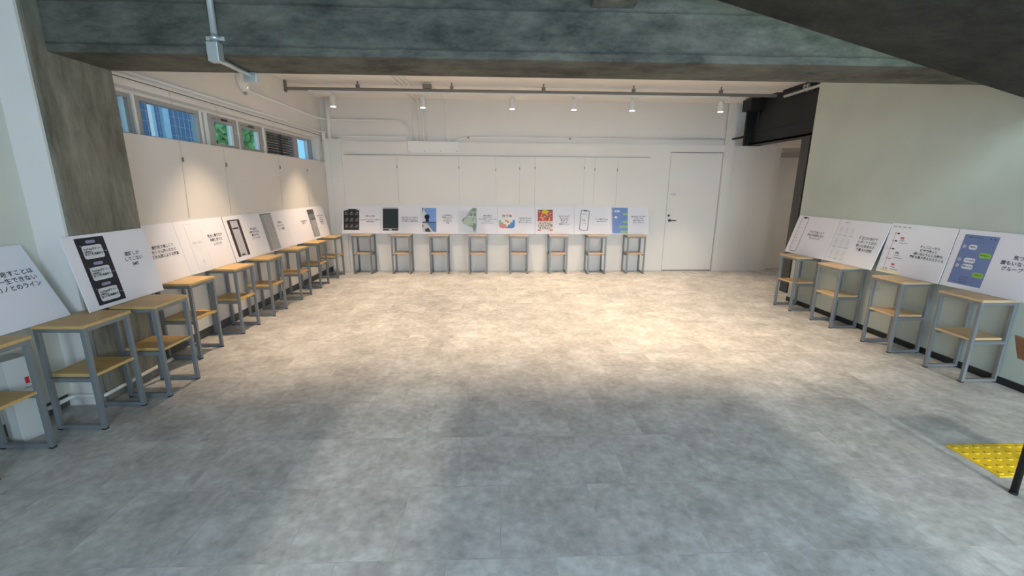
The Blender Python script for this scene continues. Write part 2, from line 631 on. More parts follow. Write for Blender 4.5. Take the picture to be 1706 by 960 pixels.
# black steel beam and column at the passage
bb = MB()
bb.box(4.28, 4.46, 5.62, 7.50, 2.235, ZC, M_BLACK)
bb.box(4.262, 4.28, 5.62, 7.50, 2.21, 2.245, M_BLACK)
bb.box(4.262, 4.46, 5.62, 7.50, 2.205, 2.235, M_BLACK)
bb.box(4.27, 4.28, 5.62, 7.50, 2.40, 2.412, M_BLACK)
bb.box(4.165, 4.46, 7.48, 7.52, 2.198, ZC, M_BLACK)
bb.box(4.08, 4.30, 7.25, 7.50, 2.73, 2.905, M_BLACK)
bbo = struct(bb.build('ceiling_steel_beam'), 'black steel beam above the side passage', 'beam')
struct(MB().box(4.285, 4.44, 6.06, 6.225, 0.0, 2.21, M_DARKGREY).build('trim_6'), 'dark steel column at the end of the right wall', 'column')

# unseen entrance wall; solid parts and header shaped to cut sunlight into bands
fr = MB()
fr.box(-3.4, -2.75, YFRONT - 0.2, YFRONT, 0, ZTOP, M_WHITE)
fr.box(-2.75, -1.02, YFRONT - 0.2, YFRONT, 0, ZTOP, M_WHITE)
fr.box(-0.28, 1.84, YFRONT - 0.2, YFRONT, 0, ZTOP, M_WHITE)
fr.box(-3.4, XR + 0.2, YFRONT - 0.2, YFRONT, 2.95, ZTOP, M_WHITE)
struct(fr.build('wall_front'), 'unseen entrance wall with openings shaped to cut the sunlight into bands', 'wall')

# ------------------------------------------------------------------ strip window on the left wall
XW = -3.08
ZW0, ZW1 = 1.885, 2.236


def frame_rect(b, y0, y1, z0, z1, t, d, m, x=XW):
    b.box(x - d / 2, x + d / 2, y0, y0 + t, z0, z1, m)
    b.box(x - d / 2, x + d / 2, y1 - t, y1, z0, z1, m)
    b.box(x - d / 2, x + d / 2, y0 + t, y1 - t, z0, z0 + t, m)
    b.box(x - d / 2, x + d / 2, y0 + t, y1 - t, z1 - t, z1, m)


def pane(y0, y1, z0, z1, parent, x=XW):
    return MB().box(x - 0.003, x + 0.003, y0, y1, z0, z1, M_GLASS).build('pane', parent)


# head piece above the frames
struct(MB().box(-3.14, -3.05, 3.60, 7.66, ZW1, 2.262, M_WHITE).build('trim_8'), 'white window head', 'trim')
# 1: narrow light at the column
o = MB(); frame_rect(o, 3.60, 4.005, ZW0, ZW1, 0.034, 0.06, M_ALU)
w1 = struct(o.build('window_1'), 'narrow pane of the strip window beside the concrete column', 'window')
pane(3.634, 3.971, ZW0 + 0.034, ZW1 - 0.034, w1)
MB().box(XW - 0.02, XW + 0.02, 3.936, 3.942, ZW0 + 0.034, ZW1 - 0.034, M_ALUL).build('sash_bar', w1)
# 2: wired fixed light
o = MB(); frame_rect(o, 4.03, 4.86, ZW0, ZW1, 0.035, 0.07, M_ALU); o.box(XW - 0.033, XW + 0.033, 4.065, 4.09, ZW0 + 0.035, ZW1 - 0.035, M_ALU)
w2 = struct(o.build('window_2'), 'long wired glass pane of the strip window', 'window')
MB().box(XW - 0.02, XW + 0.045, 4.006, 4.029, ZW0, ZW1, M_ALUL).build('jamb_strip', w2)
p2 = pane(4.09, 4.825, ZW0 + 0.035, ZW1 - 0.035, w2)
wm = MB()
for i in range(12):
    y = 4.12 + i * 0.068
    if y < 4.82:
        wm.box(XW + 0.0035, XW + 0.006, y, y + 0.0018, ZW0 + 0.03, ZW1 - 0.03, M_WIREG)
for z in (1.96, 2.045, 2.13, 2.19):
    wm.box(XW + 0.0035, XW + 0.006, 4.09, 4.825, z, z + 0.0018, M_WIREG)
wm.build('wire_mesh', p2)
# 3: pale jamb members
o = MB()
o.box(XW - 0.03, XW + 0.03, 4.86, 4.91, ZW0, ZW1, M_ALUL)
o.box(XW - 0.04, XW + 0.02, 4.91, 4.955, ZW0, ZW1, M_ALU)
o.box(XW - 0.03, XW + 0.03, 4.955, 5.0, ZW0, ZW1, M_ALUL)
o.box(XW - 0.04, XW + 0.04, 5.0, 5.03, ZW0, ZW1, M_ALU)
struct(o.build('trim_9'), 'pale jamb between the wired pane and the opening sashes', 'trim')
# 4, 5: opening sashes
for k, (a, b_) in enumerate(((5.03, 5.53), (5.56, 6.10))):
    o = MB()
    frame_rect(o, a, b_, ZW0, ZW1, 0.035, 0.07, M_ALU)
    wk = struct(o.build('window_%d' % (k + 3)), ('first' if k == 0 else 'second') + ' opening sash of the strip window from the column', 'window')
    s = MB()
    frame_rect(s, a + 0.035, b_ - 0.035, ZW0 + 0.03, ZW1 - 0.04, 0.028, 0.05, M_ALU, XW + 0.012)
    s.box(XW - 0.02, XW + 0.02, b_ - 0.115, b_ - 0.07, ZW0 + 0.06, ZW1 - 0.07, M_ALUL)
    so = s.build('sash', wk)
    pane(a + 0.06, b_ - 0.06, ZW0 + 0.055, ZW1 - 0.065, so)
    MB().box(XW + 0.03, XW + 0.055, b_ - 0.05, b_ - 0.025, 2.0, 2.075, M_ALU, bevel=0.004).build('sash_latch', wk)
    MB().box(XW + 0.035, XW + 0.05, (a + b_) / 2 - 0.05, (a + b_) / 2 + 0.05, ZW1 - 0.045, ZW1 - 0.02, M_DARKGREY, bevel=0.004).build('sash_closer', wk)
struct(MB().box(XW - 0.035, XW + 0.035, 5.53, 5.56, ZW0, ZW1, M_ALUL).box(XW - 0.035, XW + 0.035, 6.10, 6.16, ZW0, ZW1, M_ALUL).build('trim_10'), 'pale mullions of the strip window', 'trim')
# louvre
o = MB(); frame_rect(o, 6.16, 7.10, ZW0, ZW1, 0.035, 0.07, M_ALU); o.box(XW - 0.03, XW + 0.03, 7.0, 7.065, ZW0 + 0.035, ZW1 - 0.035, M_ALU)
w5 = struct(o.build('window_5'), 'grey louvred section of the strip window', 'window')
ls = MB()
rx = Matrix.Rotation(math.radians(35), 3, 'Y')
for i in range(8):
    z = ZW0 + 0.055 + i * 0.036
    ls.box(XW - 0.03, XW + 0.03, 6.19, 7.0, z - 0.003, z + 0.003, M_LOUV, rot=rx)
ls.box(XW + 0.0, XW + 0.04, 6.59, 6.605, ZW0 + 0.03, ZW1 - 0.03, M_DARKGREY)
ls.build('louvre_slats', w5)
MB().box(XW - 0.05, XW - 0.04, 6.19, 7.0, ZW0 + 0.03, ZW1 - 0.03, M_OUTDARK).build('louvre_backing', w5)
# last pane
o = MB(); frame_rect(o, 7.10, 7.66, ZW0, ZW1, 0.03, 0.07, M_ALU)
o.box(XW - 0.02, XW + 0.02, 7.50, 7.525, ZW0 + 0.03, ZW1 - 0.03, M_ALUL)
w6 = struct(o.build('window_6'), 'small bright pane of the strip window in the far corner', 'window')
pane(7.13, 7.63, ZW0 + 0.03, ZW1 - 0.03, w6)

# ------------------------------------------------------------------ outside the strip window
struct(MB().box(-16, -3.2, -6, 16, -0.3, -0.12, M_GROUND).build('ground_outside'), 'paved ground outside the window', 'ground')
ob = MB()
ob.box(-6.2, -5.2, 5.2, 8.35, -0.12, 5.0, M_OUTBLUE)
tag(ob.build('neighbouring_building'), 'blue grey building seen through the wired window pane', 'building')
for k, (y, wd) in enumerate(((6.70, 0.06), (6.92, 0.12))):
    o = MB().box(-4.90, -4.84, y, y + wd, -0.12, 5.0, M_POST, bevel=0.01).build('outside_post')
    tag(o, ('narrow' if k == 0 else 'wide') + ' white post outside behind the wired window pane', 'post', 'white posts outside')


def tree(x, y, h, r, label):
    t = empty('leafy_tree', (x, y, -0.12))
    MB().tube([(0, 0, 0), (0.05, 0.02, h * 0.4), (0.0, 0.0, h * 0.75)], 0.12, M_BARK, 8).build('trunk', t)
    b = MB()
    k = b.mi(M_LEAF)
    rnd = random.Random(int(y * 10))
    for i in range(3000):
        while True:
            p = Vector((rnd.uniform(-1, 1), rnd.uniform(-1, 1), rnd.uniform(-1, 1)))
            if p.length < 1:
                break
        c = Vector((p.x * r, p.y * r, h * 0.62 + p.z * r * 1.0))
        nrm = Vector((rnd.uniform(-1, 1), rnd.uniform(-1, 1), rnd.uniform(-1, 1))).normalized()
        u = nrm.orthogonal().normalized() * 0.12
        v = nrm.cross(u).normalized() * 0.07
        f = b.bm.faces.new([b.bm.verts.new(c + q) for q in (u, v, -u, -v)])
        f.material_index = k
    b.build('foliage', t, recalc=False)
    tag(t, label, 'tree', 'trees outside the strip window')


tree(-6.4, 10.7, 4.6, 1.25, 'green leafy tree seen through the first opening sash')
tree(-8.6, 15.0, 5.2, 1.5, 'green leafy tree seen through the second opening sash')

# ------------------------------------------------------------------ side tables
TW, TD, TH = 0.300, 0.270, 0.683        # leg centre width, leg centre depth, top height
TB = 0.0125                             # half tube


def make_table(wood):
    """origin on the floor midway between the front legs; front = -Y, back = +Y"""
    root = empty('side_table')
    hw = TW / 2
    MB().box(-hw - 0.022, hw + 0.022, -0.018, TD + 0.012, TH - 0.019, TH, wood, bevel=0.002).build('tabletop', root)
    f = MB()
    f.box(-hw + TB, hw - TB, -TB, TB, TH - 0.044, TH - 0.0195, M_STEEL)
    f.box(-hw + TB, hw - TB, TD - TB, TD + TB, TH - 0.044, TH - 0.0195, M_STEEL)
    for s in (-1, 1):
        f.box(s * hw - TB, s * hw + TB, TB, TD - TB, TH - 0.044, TH - 0.0195, M_STEEL)
    f.build('top_frame', root)
    for x in (-hw, hw):
        for y in (0.0, TD):
            lg = MB().box(x - TB, x + TB, y - TB, y + TB, 0.008, TH - 0.0195, M_STEEL, bevel=0.0015).build('leg', root)
            MB().box(x - TB, x + TB, y - TB, y + TB, 0.0, 0.0078, M_RUBBER).build('rubber_foot', lg)
        MB().box(x - TB, x + TB, TB + 0.0005, TD - TB - 0.0005, 0.008, 0.031, M_STEEL).build('floor_rail', root)
        MB().box(x - TB, x + TB, TB + 0.0005, TD - TB - 0.0005, 0.322, 0.347, M_STEEL).build('shelf_rail', root)
    MB().box(-hw + TB + 0.001, hw - TB - 0.001, -0.008, TD + 0.008, 0.348, 0.367, wood, bevel=0.002).build('shelf', root)
    return root


def copy_tree(o, parent=None):
    c = o.copy()
    COL.objects.link(c)
    if parent is not None:
        c.parent = parent
    for ch in [x for x in bpy.data.objects if x.parent == o]:
        copy_tree(ch, c)
    return c


def place_tables(wood, spots, rz, group):
    proto = None
    for (x, y, extra, label) in spots:
        if proto is None:
            t = proto = make_table(wood)
        else:
            t = copy_tree(proto)
        t.location = (x, y, 0)
        t.rotation_euler = (0, 0, rz + extra)
        tag(t, label, 'side table', group)


# left row: front faces +X
place_tables(M_WOODL, [
    (-2.582, 2.200, 0.0, 'nearest oak and steel side table, cut off by the left photo edge'),
    (-2.450, 2.698, -0.02, 'oak side table before the white face of the concrete column, near the standing carton'),
    (-2.362, 3.130, 0.0, 'oak side table against the brown side of the concrete column'),
    (-2.600, 3.840, 0.0, 'oak side table just past the concrete column, under the group snapshot text board'),
    (-2.608, 4.514, 0.0, 'brightly lit oak side table under the board with a thin outlined page'),
    (-2.602, 5.146, 0.0, 'oak side table under the board with a black framed phone screenshot'),
    (-2.604, 5.896, 0.0, 'oak side table under the board with the grey list photo'),
    (-2.618, 6.594, 0.0, 'brightly lit oak side table under the board with only two short text lines'),
    (-2.616, 7.312, 0.0, 'oak side table in the far left corner, last of the left row'),
], math.pi / 2, 'side tables along the left wall')
# back row: front faces -Y
place_tables(M_WOODF, [
    (-2.306, 7.529, -0.03, 'leftmost side table of the rear wall, under the dark nine thumbnails board'),
    (-1.638, 7.526, -0.01, 'rear wall side table under the chalkboard photo board'),
    (-0.984, 7.524, 0.0, 'rear wall side table under the blue sky silhouette board'),
    (-0.308, 7.521, 0.0, 'rear wall side table under the green map board'),
    (0.414, 7.532, 0.0, 'rear wall side table under the rounded app icon board'),
    (1.106, 7.532, 0.0, 'rear wall side table under the red and yellow picture board'),
    (1.788, 7.532, 0.0, 'rear wall side table under the tilted phone drawing board'),
    (2.484, 7.532, 0.0, 'rear wall side table nearest the staff door'),
], 0.0, 'side tables along the rear wall')
# right row: front faces -X
place_tables(M_WOODR, [
    (3.702, 5.270, 0.0, 'beech side table farthest back on the right, by the steel column'),
    (3.702, 4.590, 0.0, 'beech side table on the right under the board of small documents'),
    (3.702, 3.859, 0.0, 'beech side table on the right under the train route board'),
    (3.724, 3.224, 0.0, 'nearest beech side table on the right under the blue chat board'),
], -math.pi / 2, 'side tables along the right wall')

# ------------------------------------------------------------------ exhibit boards
BH = 0.495


def text_mesh(body, size, x, y, z, align='CENTER', bold=0.0008, spacing=1.25):
    cu = bpy.data.curves.new('t', 'FONT')
    cu.body = body
    cu.size = size
    cu.align_x = align
    cu.align_y = 'CENTER'
    cu.space_line = spacing
    cu.offset = bold
    cu.resolution_u = 3
    o = bpy.data.objects.new('t', cu)
    COL.objects.link(o)
    dg = bpy.context.evaluated_depsgraph_get()
    dg.update()
    me = bpy.data.meshes.new_from_object(o.evaluated_get(dg))
    bpy.data.objects.remove(o, do_unlink=True)
    for v in me.vertices:
        v.co = Vector((v.co.x + x, v.co.y + y, z))
    return me


class Pic:
    """flat print laid on the board face; every shape a polygon a hair above the one below"""

    def __init__(self, W):
        self.b = MB()
        self.W = W
        self.lv = 1

    def z(self):
        return 0.0006 * self.lv

    def rect(self, u0, u1, v0, v1, c, lv=1):
        W = self.W
        z = 0.0006 * lv
        self.b.poly([(u0 * W, v0 * BH, z), (u1 * W, v0 * BH, z), (u1 * W, v1 * BH, z), (u0 * W, v1 * BH, z)], ink(c))

    def pol(self, pts, c, lv=1):
        z = 0.0006 * lv
        self.b.poly([(u * self.W, v * BH, z) for u, v in pts], ink(c))

    def rrect(self, u0, u1, v0, v1, r, c, lv=1, rot=0.0, skew=0.0):
        """rounded rectangle, r in metres, optional rotation about its centre"""
        W = self.W
        z = 0.0006 * lv
        x0, x1, y0, y1 = u0 * W, u1 * W, v0 * BH, v1 * BH
        r = min(r, (x1 - x0) / 2 - 1e-4, (y1 - y0) / 2 - 1e-4)
        pts = []
        for cx, cy, a in ((x1 - r, y1 - r, 0), (x0 + r, y1 - r, 90), (x0 + r, y0 + r, 180), (x1 - r, y0 + r, 270)):
            for k in range(5):
                t = math.radians(a + k * 22.5)
                pts.append((cx + r * math.cos(t), cy + r * math.sin(t)))
        mx, my = (x0 + x1) / 2, (y0 + y1) / 2
        c_, s_ = math.cos(rot), math.sin(rot)
        self.b.poly([(mx + (x - mx) * c_ - (y - my) * s_, my + (x - mx) * s_ + (y - my) * c_, z) for x, y in pts], ink(c))

    def disc(self, u, v, r, c, lv=1, sx=1.0):
        z = 0.0006 * lv
        self.b.poly([(u * self.W + r * sx * math.cos(t), v * BH + r * math.sin(t), z) for t in [2 * math.pi * k / 18 for k in range(18)]], ink(c))

    def text(self, body, size, u, v, c, lv=3, align='CENTER', bold=0.0006, spacing=1.2, rot=0.0):
        me = text_mesh(body, size, 0, 0, 0, align, bold, spacing)
        k = self.b.mi(ink(c))
        n0 = len(self.b.bm.faces)
        nv0 = len(self.b.bm.verts)
        self.b.bm.from_mesh(me)
        self.b.bm.verts.ensure_lookup_table()
        self.b.bm.faces.ensure_lookup_table()
        c_, s_ = math.cos(rot), math.sin(rot)
        for v_ in self.b.bm.verts[nv0:]:
            x, y = v_.co.x, v_.co.y
            v_.co = Vector((u * self.W + x * c_ - y * s_, v * BH + x * s_ + y * c_, 0.0006 * lv))
        for f in self.b.bm.faces[n0:]:
            f.material_index = k
        bpy.data.meshes.remove(me)

    def lines(self, u0, u1, v, n, dv, c, seed=0, h=0.007, lv=2):
        rnd = random.Random(seed)
        for i in range(n):
            e = u0 + (u1 - u0) * rnd.uniform(0.6, 1.0)
            self.rect(u0, e, v - i * dv, v - i * dv + h / BH, c, lv)


DK = (0.02, 0.02, 0.03)
GR = (0.35, 0.35, 0.38)
LG = (0.62, 0.61, 0.64)
WH = (0.80, 0.79, 0.81)


def pic_sms(p):
    p.rect(.125, .455, .05, .96, DK)
    for i, v in enumerate((.90, .605, .315)):
        p.rrect(.235, .345, v - .018, v + .022, .01, (.30, .30, .42), 2)
        p.rrect(.17, .40, v - .225, v - .045, .016, (.66, .66, .67), 2)
        p.pol([(.17, v - .045), (.155, v - .035), (.19, v - .075)], (.66, .66, .67), 2)
        p.text('YouTube 認証コード:\n(482051)\n本人確認用番号です。', .0165, .183, v - .130, DK, 3, 'LEFT', .0007, 1.05)
        p.rect(.415, .445, v - .15, v - .14, GR, 2)


def pic_page(p):
    b = .004
    p.rect(.17, .46, .06, .93, (.55, .50, .47))
    p.rect(.17 + b, .46 - b, .06 + b, .93 - b, (.80, .775, .80), 2)
    p.text('履歴の歴史', .028, .315, .56, LG, 3, bold=.0004)
    p.rect(.245, .385, .49, .494, LG, 3)
    p.text('二〇二三', .012, .315, .43, LG, 3)
    p.text('＿ ＿', .014, .41, .88, LG, 3)
    p.disc(.315, .20, .018, (.70, .66, .67), 3)
    p.rect(.29, .345, .13, .138, LG, 3)


def pic_phone_black(p):
    p.rect(.085, .40, .09, .91, (.05, .03, .035))
    p.rect(.150, .335, .09, .885, (.50, .49, .53), 2)
    p.rect(.165, .31, .70, .735, DK, 3)
    p.rect(.150, .335, .74, .745, LG, 3)
    p.lines(.18, .30, .58, 10, .045, (.38, .37, .42), 3, .004, 3)
    p.rect(.18, .27, .11, .14, DK, 3)


def pic_list(p):
    p.rect(.02, .46, .03, .965, (.34, .32, .32))
    p.rect(.14, .46, .03, .965, (.45, .43, .43), 2)
    p.rect(.02, .46, .93, .965, (.25, .24, .24), 3)
    for i in range(14):
        v = .87 - i * .06
        p.rect(.20, .20 + .06 + .03 * (i % 3), v, v + .008, (.30, .28, .28), 3)
        p.rect(.36, .42, v, v + .012, (.22, .21, .21), 3)
        p.rect(.16, .44, v - .024, v - .020, (.38, .36, .36), 3)


def pic_gradient(p):
    p.rect(.10, .43, .07, .93, (.30, .29, .30))
    p.rect(.10, .43, .78, .93, (.08, .08, .09), 2)
    p.rect(.10, .43, .62, .78, (.20, .20, .21), 2)
    p.rect(.16, .43, .60, .64, (.10, .10, .11), 3)
    p.rect(.19, .40, .12, .58, (.36, .35, .36), 2)
    p.pol([(.28, .28), (.31, .28), (.295, .40)], (.16, .16, .17), 3)
    p.text('ぬ', .02, .285, .20, GR, 3)


def pic_nine(p):
    p.rect(.05, .45, .13, .87, (.022, .021, .022))
    rnd = random.Random(5)
    for r in range(3):
        for c in range(3):
            u, v = .065 + c * .13, .19 + r * .225
            p.rect(u, u + .115, v, v + .17, (.045, .042, .042), 2)
            p.pol([(u + .01, v + .02), (u + .10, v + .02), (u + .08, v + .07), (u + .03, v + .075)], (.16, .15, .145), 3)
            p.disc(u + rnd.uniform(.04, .08), v + .10, .009, (.35, .33, .31), 4, 1.6)
    p.rect(.10, .17, .83, .87, (.65, .64, .64), 3)
    p.rect(.38, .45, .83, .87, (.55, .54, .54), 3)


def pic_chalk(p):
    p.rect(.05, .44, .11, .93, (.026, .036, .038))
    p.rect(.05, .44, .88, .93, (.42, .43, .45), 2)
    p.rect(.05, .44, .16, .185, (.45, .45, .44), 2)
    p.rect(.05, .44, .11, .16, (.05, .045, .045), 2)
    p.rect(.20, .28, .12, .185, (.55, .52, .48), 3)
    for i in range(6):
        p.rect(.09, .22 + .03 * (i % 4), .78 - i * .09, .785 - i * .09, (.055, .07, .075), 2)
        p.rect(.27, .37 - .02 * (i % 3), .76 - i * .09, .765 - i * .09, (.055, .07, .075), 2)


def pic_sky(p):
    p.rect(.04, .41, .07, .92, (.21, .36, .70))
    p.rect(.04, .41, .07, .40, (.12, .23, .46), 2)
    p.rect(.04, .41, .395, .425, (.05, .07, .12), 3)
    p.pol([(.04, .92), (.10, .92), (.09, .82), (.17, .70), (.20, .55), (.15, .43), (.04, .43)], (.62, .62, .66), 4)
    p.pol([(.04, .92), (.075, .92), (.06, .80), (.04, .75)], (.10, .10, .12), 5)
    p.disc(.165, .60, .045, (.012, .012, .015), 6)
    p.pol([(.12, .43), (.22, .43), (.20, .55), (.14, .55)], (.012, .012, .015), 6)
    p.pol([(.04, .39), (.16, .38), (.22, .28), (.33, .07), (.04, .07)], (.55, .55, .55), 4)
    p.pol([(.11, .16), (.20, .22), (.27, .07), (.12, .07)], (.04, .04, .05), 5)
    p.rect(.04, .07, .24, .31, (.08, .08, .1), 5)


def pic_map(p):
    p.rect(.03, .47, .04, .82, (.66, .68, .72))
    g1, g2, g3, rd = (.40, .47, .38), (.52, .57, .46), (.23, .31, .26), (.68, .71, .70)
    p.pol([(.08, .46), (.11, .56), (.17, .60), (.22, .70), (.28, .84), (.36, .93), (.455, .935), (.47, .86), (.455, .70), (.465, .40), (.455, .18), (.43, .07), (.385, .07), (.36, .20), (.30, .25), (.24, .28), (.18, .33), (.12, .37)], g1, 2)
    p.pol([(.12, .41), (.17, .53), (.24, .58), (.31, .56), (.335, .44), (.30, .33), (.22, .33)], g2, 3)
    p.pol([(.27, .66), (.31, .76), (.36, .73), (.35, .62)], g3, 3)
    p.pol([(.33, .84), (.38, .91), (.45, .91), (.455, .85), (.39, .80)], g3, 3)
    p.pol([(.37, .66), (.40, .76), (.45, .74), (.45, .62)], g3, 3)
    p.pol([(.36, .30), (.40, .38), (.45, .36), (.44, .22), (.41, .10), (.385, .12)], g3, 3)
    p.pol([(.36, .44), (.42, .56), (.45, .50), (.44, .42)], g2, 3)
    p.pol([(.085, .46), (.115, .545), (.145, .54), (.12, .46)], g3, 3)
    for (a, c) in (((.23, .62), (.45, .59)), ((.37, .78), (.355, .58)), ((.30, .62), (.345, .30)), ((.345, .42), (.45, .39)), ((.20, .31), (.28, .36))):
        p.pol([a, (a[0] + .010, a[1] + .018), (c[0] + .010, c[1] + .018), c], rd, 4)
    for u, v in ((.15, .45), (.21, .40), (.26, .50), (.20, .50)):
        p.disc(u, v, .008, (.60, .62, .50), 4)


def pic_icon(p):
    p.rrect(.035, .465, .20, .79, .045, (.80, .70, .66))
    p.rrect(.04, .46, .205, .785, .044, (.84, .78, .74), 2)
    p.text('カワキ', .062, .25, .635, (.10, .11, .16), 4, bold=.002)
    p.pol([(.04, .30), (.04, .50), (.10, .50), (.10, .42), (.16, .42), (.16, .34), (.24, .34), (.24, .27), (.20, .215), (.12, .205), (.06, .24)], (.33, .50, .26), 3)
    p.pol([(.07, .23), (.12, .207), (.25, .207), (.25, .27), (.21, .27), (.21, .36), (.13, .36), (.13, .41), (.10, .41), (.06, .30)], (.72, .25, .26), 4)
    p.pol([(.24, .207), (.40, .207), (.45, .25), (.46, .30), (.46, .50), (.40, .50), (.40, .42), (.34, .42), (.34, .34), (.28, .34), (.28, .27), (.24, .27)], (.10, .26, .52), 4)
    p.disc(.225, .475, .020, (.62, .30, .14), 4)
    p.disc(.28, .435, .022, (.72, .36, .18), 4)


def pic_red(p):
    p.rect(.06, .45, .12, .87, (.55, .10, .08))
    rnd = random.Random(3)
    cols = [(.75, .55, .10), (.60, .05, .05), (.80, .30, .25), (.35, .40, .20), (.80, .65, .55), (.25, .12, .05), (.75, .15, .12)]
    for i in range(60):
        u, v = rnd.uniform(.07, .40), rnd.uniform(.47, .84)
        p.rect(u, u + rnd.uniform(.02, .05), v, v + rnd.uniform(.02, .05), cols[i % 7], 2 + i % 3)
    p.rect(.06, .45, .835, .87, (.10, .10, .06), 6)
    p.disc(.25, .80, .035, (.85, .70, .02), 7, 1.4)
    p.text('焼肉', .03, .25, .80, (.30, .20, 0), 8)
    p.rect(.06, .45, .12, .47, (.78, .70, .64), 6)
    p.text('ゃっていこ\nいらしいぴ年\nなぅもょこ', .044, .255, .30, (.16, .09, .07), 8, bold=.0018, spacing=.95)
    p.rect(.06, .14, .12, .16, (.65, .10, .10), 7)
    p.rect(.37, .45, .12, .16, (.55, .10, .06), 7)


def pic_tilted_phone(p):
    a = -0.10
    p.rrect(.155, .385, .13, .87, .028, (.08, .08, .11), 1, a)
    p.rrect(.170, .370, .15, .85, .022, (.80, .775, .81), 2, a)
    p.rrect(.245, .345, .825, .855, .006, (.08, .08, .11), 3, a)
    p.text('ねむい', .030, .27, .72, GR, 3, rot=a)
    p.text('ゆめ', .030, .255, .50, DK, 3, rot=a)
    p.text('しずか', .026, .265, .39, GR, 3, rot=a)


def pic_chat_small(p):
    B = (.19, .285, .56)
    p.rect(.012, .43, .03, .96, B)
    W_, G_ = (.76, .77, .81), (.36, .62, .22)
    p.disc(.035, .83, .012, (.65, .45, .45), 2)
    p.rrect(.075, .215, .795, .865, .015, W_, 2)
    p.text('え？', .022, .145, .83, DK, 3)
    p.disc(.035, .61, .012, (.65, .45, .45), 2)
    p.rrect(.075, .15, .575, .655, .018, W_, 2)
    for u0, v in ((.31, .73), (.31, .45), (.21, .27), (.24, .09)):
        p.rrect(u0, .42, v - .035, v + .04, .012, G_, 2)
        p.rect(u0 + .02, .40, v - .005, v + .012, (.15, .32, .10), 3)


def pic_long_phone(p):
    p.rrect(.095, .285, .05, .97, .030, (.12, .12, .17), 1)
    p.rrect(.105, .275, .065, .955, .024, (.79, .77, .81), 2)
    p.rrect(.150, .235, .925, .965, .008, (.02, .02, .03), 3)
    for i in range(9):
        v = .84 - i * .088
        p.rect(.115, .122, v, v + .018, (.25, .25, .30), 3)
        p.lines(.13, .215, v + .008, 1, .02, GR, i, .004, 3)
        p.lines(.13, .26, v - .03, 1, .02, LG, i + 9, .003, 3)


def pic_docs(p):
    p.text('レポート', .016, .18, .93, DK, 2)
    for r in range(3):
        for c in range(3):
            u, v = .065 + c * .125, .66 - r * .27
            p.rect(u, u + .075, v, v + .165, (.70, .68, .72), 1)
            p.rect(u + .003, u + .072, v + .004, v + .161, (.77, .755, .78), 2)
            p.lines(u + .012, u + .062, v + .14, 6, .022, (.64, .62, .66), r * 3 + c, .003, 3)
            p.disc(u + .038, v + .10, .011, (.66, .64, .68), 4, .8)
            p.rect(u - .005, u + .078, v - .035, v - .024, GR, 2)
            if (r + c) % 2:
                p.rect(u + .028, u + .046, v - .06, v - .050, GR, 2)


def pic_route(p):
    for i, u in enumerate((.045, .12, .20, .28)):
        p.rect(u, u + .05, .925, .943, GR, 2)
    p.rect(.03, .44, .90, .965, (.75, .735, .77), 1)
    p.rect(.115, .122, .11, .83, (.62, .28, .30), 2)
    for v, c in ((.80, DK), (.65, DK), (.49, DK), (.29, GR), (.09, GR)):
        p.disc(.1185, v, .007, (.45, .20, .22), 3)
        p.rect(.145, .185, v - .012, v + .014, c, 2)
    for v, c in ((.715, (.66, .12, .16)), (.42, (.24, .26, .30)), (.185, (.66, .12, .16))):
        p.rrect(.225, .285, v - .016, v + .024, .005, c, 2)
        p.rect(.225, .30, v - .055, v - .038, GR, 2)
        p.rect(.225, .36, v - .10, v - .086, GR, 2)
    for v in (.80, .50, .25, .09):
        p.lines(.035, .095, v, 2, .03, (.52, .55, .70), int(v * 50), .004, 2)
    p.rect(.04, .42, .015, .075, (.82, .74, .52), 1)
    p.lines(.08, .26, .055, 2, .022, (.50, .42, .25), 4, .004, 2)


def pic_chat(p):
    B = (.175, .225, .42)
    p.rect(.085, .455, .075, .92, B)
    W_, G_ = (.72, .74, .80), (.30, .55, .06)
    p.text('グループライン', .017, .13, .875, (.05, .06, .12), 2, 'LEFT')
    p.disc(.37, .875, .006, (.05, .06, .12), 2)
    p.disc(.415, .875, .006, (.05, .06, .12), 2)
    p.rrect(.24, .31, .79, .82, .006, (.15, .20, .36), 2)
    for v, u1, t in ((.715, .265, '来週ね'), (.49, .30, 'どこ集合する'), (.385, .30, '駅前でいいよ')):
        p.disc(.125, v, .0155, (.48, .45, .50), 2)
        p.rrect(.175, u1, v - .042, v + .042, .018, W_, 2)
        p.text(t, .013, (.175 + u1) / 2, v, DK, 3)
    for v, u0, t in ((.60, .315, '行けるよ〜'), (.27, .325, '了解です')):
        p.rrect(u0, .44, v - .042, v + .042, .018, G_, 2)
        p.text(t, .014, (u0 + .44) / 2, v, (.05, .12, .02), 3)
    for v in (.20, .155, .11):
        p.rrect(.20, .30, v - .016, v + .018, .006, (.14, .18, .34), 2)
        p.rect(.34, .365, v - .008, v + .008, (.14, .18, .34), 2)


def pic_photo_dark(p):
    p.rect(.04, .42, .06, .93, (.03, .025, .025))
    p.rect(.08, .38, .50, .88, (.12, .11, .10), 2)
    p.rect(.08, .38, .12, .46, (.20, .19, .18), 2)


def pic_line_chat_left(p):
    p.rect(.06, .44, .06, .94, (.19, .25, .46))
    for i in range(4):
        p.rrect(.10, .30, .75 - i * .2, .83 - i * .2, .015, (.72, .74, .80), 2)


